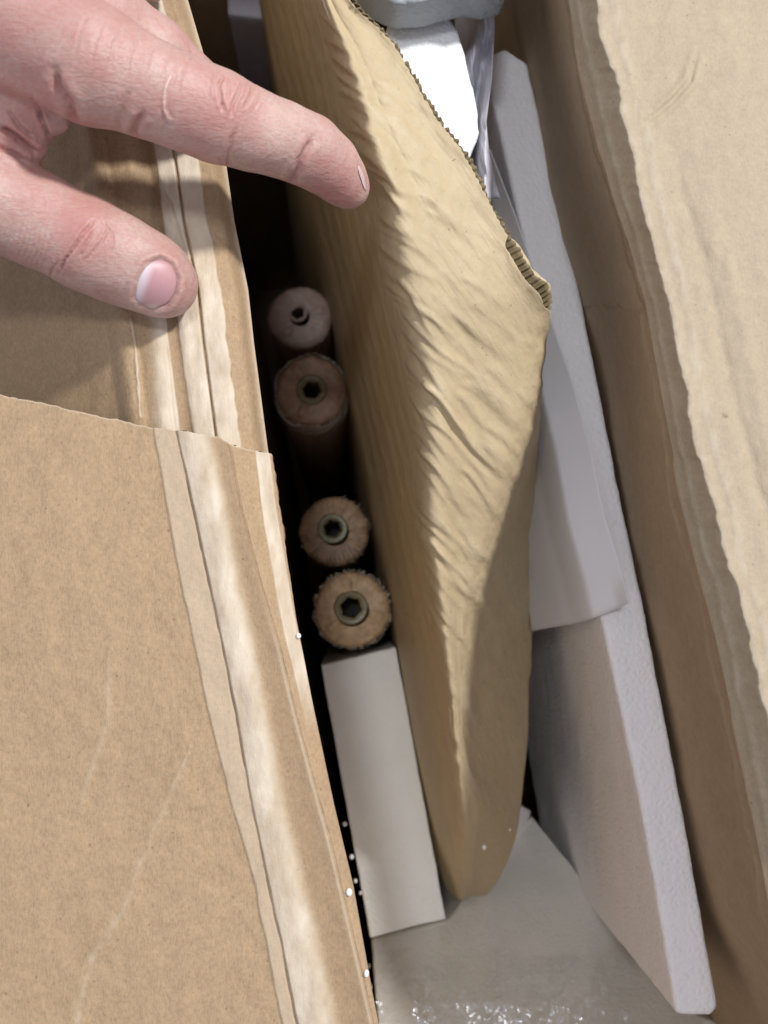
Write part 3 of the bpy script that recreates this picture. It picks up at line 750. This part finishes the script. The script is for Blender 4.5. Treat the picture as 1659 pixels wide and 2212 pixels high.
def sdf_chain(ch, k=None, far=12.):
    out = np.full(n3, 1e3, np.float32)
    for (a, ra), (b, rb) in zip(ch.p[:-1], ch.p[1:]):
        l = np.minimum(a-ra, b-rb)-far; h = np.maximum(a+ra, b+rb)+far
        sl = tuple(slice(max(0, int((l[i]-lo[i])/VX)), min(n3[i], int((h[i]-lo[i])/VX)+2)) for i in range(3))
        x = ax[0][sl[0]].astype(np.float32)[:, None, None]; y_ = ax[1][sl[1]].astype(np.float32)[None, :, None]; z_ = ax[2][sl[2]].astype(np.float32)[None, None, :]
        ba = b-a; bb = float(ba@ba)
        t = np.clip(((x-a[0])*ba[0]+(y_-a[1])*ba[1]+(z_-a[2])*ba[2])/bb, 0, 1)
        dd = np.sqrt((x-a[0]-t*ba[0])**2+(y_-a[1]-t*ba[1])**2+(z_-a[2]-t*ba[2])**2)-(ra+t*(rb-ra))
        out[sl] = smin(out[sl], dd.astype(np.float32), ch.k)
    return out
Fd = sdf_chain(palm); Fd = smin(Fd, sdf_chain(palm2), 6.)
for c, k in ((web, 5.), (little, 1.6), (ring, 1.6), (middle, 1.6), (index, 2.2), (thumb, 5.), (fold1, 1.4), (fold2, 1.4)):
    Fd = smin(Fd, sdf_chain(c), k)
def surface_nets(Fv):
    ins = Fv < 0
    s = ins[:-1, :-1, :-1].astype(np.int8)
    tot = np.zeros(s.shape, np.int8); offs = [(i, j, k) for i in (0, 1) for j in (0, 1) for k in (0, 1)]
    nx, ny, nz = s.shape
    for i, j, k in offs: tot += ins[i:nx+i, j:ny+j, k:nz+k]
    act = (tot > 0) & (tot < 8); idx = np.argwhere(act); vid = np.full(s.shape, -1, np.int64); vid[act] = np.arange(len(idx))
    pos = np.zeros((len(idx), 3)); cnt = np.zeros(len(idx))
    for a in offs:
        for dim in range(3):
            if a[dim]: continue
            b = list(a); b[dim] = 1
            f0 = Fv[idx[:, 0]+a[0], idx[:, 1]+a[1], idx[:, 2]+a[2]]; f1 = Fv[idx[:, 0]+b[0], idx[:, 1]+b[1], idx[:, 2]+b[2]]
            m = (f0 < 0) != (f1 < 0); t = np.where(m, f0/np.where(m, f0-f1, 1), 0)
            p = np.tile(np.array(a, float), (len(idx), 1)); p[:, dim] += t
            pos[m] += p[m]; cnt[m] += 1
    pos = idx+pos/cnt[:, None]
    quads = []
    for dim in range(3):
        o1, o2 = [q for q in range(3) if q != dim]
        A = np.moveaxis(ins, dim, 0); ch = A[:-1] != A[1:]
        e = np.argwhere(ch)
        full = np.zeros((len(e), 3), int); full[:, dim] = e[:, 0]; full[:, o1] = e[:, 1]; full[:, o2] = e[:, 2]
        ok = (full[:, o1] > 0) & (full[:, o2] > 0) & (full[:, o1] < s.shape[o1]) & (full[:, o2] < s.shape[o2]); full = full[ok]
        sg = ins[full[:, 0], full[:, 1], full[:, 2]]
        def cell(d1, d2):
            c = full.copy(); c[:, o1] -= d1; c[:, o2] -= d2; return vid[c[:, 0], c[:, 1], c[:, 2]]
        q = np.stack([cell(1, 1), cell(0, 1), cell(0, 0), cell(1, 0)], 1)
        flip = sg if dim != 1 else ~sg
        q[~flip] = q[~flip][:, ::-1]
        quads.append(q)
    return pos, np.concatenate(quads)
pos, quads = surface_nets(Fd)
V = lo+pos*VX
hand = mesh_obj('hand', V, quads, SKIN, None, True)
sm_ = hand.modifiers.new('smooth', 'SMOOTH'); sm_.factor = .5; sm_.iterations = 4
sb = hand.modifiers.new('sub', 'SUBSURF'); sb.levels = 1; sb.render_levels = 1
bake(hand)
me = hand.data; nv = len(me.vertices)
co = np.zeros(nv*3); me.vertices.foreach_get('co', co); co = co.reshape(-1, 3)*1000
no = np.zeros(nv*3); me.vertices.foreach_get('normal', no); no = no.reshape(-1, 3)
px, py = proj(co); front = sst(-.35, .0, no[:, 2])
dsp = np.zeros(nv); red = np.zeros(nv); grime = np.zeros(nv); pale = np.zeros(nv)
Z1 = lambda pts: [(a*.5, b*.5) for a, b in pts]
NWX, NWY = fbm(px/9, py/9, 501), fbm(px/9, py/9, 502)
def crease(pts, w, h, redk=.25, z=True, wob=2.0):
    global dsp, red
    pts = Z1(pts) if z else pts
    dd, t = polydist(px+wob*NWX, py+wob*NWY, pts)
    env = sst(0, .15, t)*sst(1, .85, t)*.75+.25
    h = h*1.35; g_ = gauss(dd, w)*env*front
    dsp += -h*g_+.35*h*gauss(dd-2.2*w, 1.6*w)*env*front; red = np.maximum(red, redk*gauss(dd, w*2.0)*env)
# index knuckle
crease([(965, 325), (945, 370), (955, 440), (965, 480)], 3.2, .55)
crease([(1045, 352), (1030, 400), (1005, 450), (1000, 500)], 3.0, .50)
crease([(1095, 365), (1080, 420), (1060, 460)], 3.0, .45)
crease([(985, 330), (990, 370), (985, 420)], 2.2, .28); crease([(1130, 385), (1120, 430), (1100, 470)], 2.2, .25)
crease([(925, 305), (905, 360), (900, 430)], 2.2, .22)
crease([(740, 320), (712, 390), (708, 470), (735, 530)], 3.0, -.35, 0)
sd, stt = polydist(px, py, Z1([(740, 320), (712, 390), (708, 470), (735, 530)])); pale = np.maximum(pale, .7*gauss(sd, 3)*sst(0, .1, stt)*sst(1, .9, stt))
crease([(1250, 810), (1268, 770), (1285, 735), (1300, 690), (1330, 640), (1350, 600)], 7, .8, .3)
crease([(990, 760), (987, 715), (985, 665), (1000, 610), (1020, 560)], 5, .4, .25); crease([(960, 715), (950, 680)], 2.5, .3)
crease([(570, 590), (585, 550), (600, 520), (615, 490)], 7, .7, .45)
crease([(510, 600), (515, 520), (535, 440), (560, 380)], 7, .3, .12)
crease([(325, 590), (318, 520), (300, 450), (250, 370), (235, 300)], 9, 1.1, .45)
crease([(160, 480), (190, 540), (215, 600)], 4, .8, .4); crease([(230, 350), (260, 400), (300, 440)], 7, .35, .2)
crease([(0, 545), (70, 590), (130, 640), (170, 670)], 6, 1.4, .7); crease([(-40, 620), (50, 660), (110, 700)], 5, .9, .5)
crease([(130, 420), (170, 470), (185, 520)], 4, .6, .3)
crease([(30, 470), (80, 540), (140, 590)], 4, .6, .35)
for k in range(7):                                    # fine skin folds on the back of the hand
    x0 = 380+k*75; crease([(x0, 60+k*26), (x0-40, 150+k*26), (x0-60, 260+k*22)], 3.2, .14, .05, wob=5)
# thumb joint
crease([(405, 955), (350, 1020), (310, 1080), (275, 1130), (255, 1185)], 3.2, .62, .45)
crease([(470, 985), (440, 1040), (400, 1090), (365, 1130)], 2.6, .42, .3)
crease([(395, 1010), (370, 1060), (345, 1110)], 2.4, .35, .3)
crease([(440, 960), (480, 1000), (490, 1050), (470, 1100)], 2.6, .30, .3)
crease([(250, 1130), (225, 1165), (215, 1200)], 3, .3, .2)
for k in range(9):
    crease([(60+k*20, 930+k*6), (40+k*20, 1000+k*10), (20+k*20, 1080+k*12)], 2.6, .10, .0, wob=4)
# nail folds
nail_poly = [(290, 641), (297, 604), (318, 570), (347, 560), (371, 573), (383, 602), (378, 634), (360, 658), (331, 667), (303, 656)]
dd, t = polydist(px, py, nail_poly+[nail_poly[0]])
cn = np.array(nail_poly).mean(0)
def inside(px, py, poly):
    c = np.zeros(px.shape, bool); n = len(poly)
    for i in range(n):
        (x1, y1), (x2, y2) = poly[i], poly[(i+1) % n]
        c ^= ((y1 > py) != (y2 > py)) & (px < (x2-x1)*(py-y1)/(y2-y1+1e-9)+x1)
    return c
ins_ = inside(px, py, nail_poly)
sdn = np.where(ins_, -dd, dd)
upf = (no[:, 2] > .0)
dsp += np.where(upf, -(.25+.4*sst(310, 350, px))*gauss(sdn-1.5, 4.5)+.42*gauss(sdn-13, 8)-.30*sst(3, -6, sdn), 0)
grime = np.maximum(grime, np.where(upf, .55*gauss(sdn-4, 4)*sst(330, 350, px+.3*(cn[1]-py)), 0))
red = np.maximum(red, .6*gauss(np.hypot(px-180, py-520), 60)); red = np.maximum(red, .5*gauss(np.hypot(px-480, py-240), 65))
red = np.maximum(red, .6*gauss(np.hypot(px-60, py-280), 80)); red = np.maximum(red, .25*gauss(np.hypot(px-730, py-370), 55))
red = np.maximum(red, .3*gauss(np.hypot(px-200, py-60), 120)); pale = np.maximum(pale, .3*gauss(np.hypot(px-590, py-285), 50))
grime = np.maximum(grime, .35*gauss(np.hypot((px-610)/2, py-345), 12)*sst(-.1, .3, fbm(px/9, py/9, 511)))
grime = np.maximum(grime, .30*gauss(np.hypot(px-235, (py-622)/.6), 40)*sst(0, .3, fbm(px/7, py/7, 512)))
co2 = co+no*dsp[:, None]
me.vertices.foreach_set('co', (co2*.001).ravel())
for k, v in (('red', red), ('grime', grime), ('pale', pale)):
    at = me.attributes.new(k, 'FLOAT', 'POINT'); at.data.foreach_set('value', np.clip(v, 0, 1).astype(np.float32))
me.polygons.foreach_set('use_smooth', [True]*len(me.polygons)); me.update()
tag(hand, 'bare hand reaching into the carton, index finger pressing the divider, thumb on the flap', 'hand')
hand.data.materials.clear(); hand.data.materials.append(SKIN)

def bvh(o):
    dg = bpy.context.evaluated_depsgraph_get(); dg.update()
    return BVHTree.FromObject(o, dg), o.matrix_world.copy()
def cast(tree_m, x, y):
    tr, mw = tree_m
    a = Vector((0, 0, CAMH*.001)); b = Vector((PD(x, y, 300)*.001).tolist())
    inv = mw.inverted(); la = inv @ a; lb = inv @ b
    hit = tr.ray_cast(la, (lb-la).normalized())
    return None if hit[0] is None else (np.array(mw @ hit[0])*1000, np.array((mw.to_3x3() @ hit[1]).normalized()))
bpy.context.view_layer.update()
ht = bvh(hand)
def make_nail(name, poly, n, lift, dome, lun_fn, tip_fn, label):
    cx, cy = np.mean(poly, 0); ring_ = np.array(poly, float); k = len(ring_)
    th = np.linspace(0, k, 48, endpoint=False); cl = np.concatenate([ring_, ring_[:3]]); cl0 = np.concatenate([ring_[-1:], cl])
    i = np.floor(th).astype(int); f = (th-i)[:, None]
    bnd = .5*((2*cl0[i+1])+(-cl0[i]+cl0[i+2])*f+(2*cl0[i]-5*cl0[i+1]+4*cl0[i+2]-cl0[i+3])*f**2+(-cl0[i]+3*cl0[i+1]-3*cl0[i+2]+cl0[i+3])*f**3)
    V, lun, tip = [], [], []
    pp = []
    for j in range(n+1):
        s = 1-.86*j/n
        for b in bnd: pp.append((cx+(b[0]-cx)*max(s, .001), cy+(b[1]-cy)*max(s, .001), s))
    base = []
    for x, y_, s in pp:
        h = cast(ht, x, y_)
        base.append((h[0], h[1]) if h else None)
    # smooth plate: quadratic fit of the surface height under the nail
    A, Bz = [], []
    for (x, y_, s), h in zip(pp, base):
        if h is None: continue
        X_, Y_ = (x-cx)/50, (y_-cy)/50; A.append([1, X_, Y_, X_*X_, X_*Y_, Y_*Y_]); Bz.append(h[0][2])
    co_, *_ = np.linalg.lstsq(np.array(A), np.array(Bz), rcond=None)
    for (x, y_, s) in pp:
        X_, Y_ = (x-cx)/50, (y_-cy)/50
        zq = float(np.dot(co_, [1, X_, Y_, X_*X_, X_*Y_, Y_*Y_]))+lift+dome*(1-s*s)-(.25 if s > .97 else 0)
        V.append(P(x, y_, zq)); lun.append(lun_fn(x, y_)); tip.append(tip_fn(x, y_))
    fc = []
    m = 48
    for j in range(n):
        for i_ in range(m): fc.append((j*m+i_, j*m+(i_+1) % m, (j+1)*m+(i_+1) % m, (j+1)*m+i_))
    fc.append(tuple(n*m+i_ for i_ in range(m)))
    o = mesh_obj(name, V, [f_[::-1] for f_ in fc], NAIL, hand, True, {'lunula': np.array(lun), 'tipw': np.array(tip)})
    s_ = o.modifiers.new('thickness', 'SOLIDIFY'); s_.thickness = .0004; s_.offset = -1
    o['label'] = label; return o
make_nail('thumbnail', nail_poly, 8, .12, .08, lambda x, y_: float(sst(340, 318, x+.33*(y_-575)))*.85, lambda x, y_: float(sst(655, 666, y_)*sst(350, 330, x)*.9), 'short pink thumbnail with pale half moon')
make_nail('fingernail', [(774, 358), (779, 363), (786, 380), (790, 400), (790, 413), (785, 404), (779, 385), (774, 368)], 5, .4, .1, lambda x, y_: .45, lambda x, y_: .1, 'pale fingernail seen edge on')

# ------------------------------------------------------------------ loose foam beads
def bead(x, y_, r, label, target=None, depth=None):
    if target is not None:
        h = cast(target, x, y_)
        c = h[0]+h[1]*r*.7 if h else PD(x, y_, 260)
    else: c = PD(x, y_, depth)
    bm = bmesh.new(); bmesh.ops.create_icosphere(bm, subdivisions=2, radius=1)
    s = [random.uniform(.75, 1.15) for _ in range(3)]; s[1] *= 1.35
    V = [(v.co.x*r*s[0]*(1+.12*random.random()), v.co.y*r*s[1], v.co.z*r*s[2]) for v in bm.verts]
    bm.verts.index_update(); Fc = [[v.index for v in f.verts] for f in bm.faces]; bm.free()
    o = mesh_obj('foam_bead', V, Fc, BEAD, None, True); o.location = [k*.001 for k in c]
    tag(o, label, 'foam bead', 'loose foam beads'); return o
parts = {o.name: o for o in bpy.data.objects}
low = bvh(parts['lower_flap']); dv = bvh(topliner); bk = bvh(blk)
bead(643, 1374, .75, 'white foam bead on the flap edge beside the brightest roll', low)
bead(751, 1927, .85, 'largest white foam bead on the flap edge beside the foam block', low)
bead(789, 2102, .7, 'white foam bead on the flap edge below the foam block', low)
bead(1044, 1828, .8, 'white foam bead stuck on the divider near its foot', dv)
bead(1100, 1792, .5, 'tiny white speck of foam at the right side of the divider foot', dv)
bead(745, 1780, 1.0, 'dim foam bead in the gap, highest beside the foam block', None, 424)
bead(760, 1851, .9, 'dim foam bead in the gap halfway along the lower foam block', None, 424)
bead(768, 1903, .9, 'dim foam bead in the gap just right of the largest bead', None, 424)
bead(779, 1929, .8, 'dim foam bead clinging to the left edge of the foam block', None, 428)
bead(797, 2087, .8, 'dim foam bead in the gap below the foam block', None, 440)
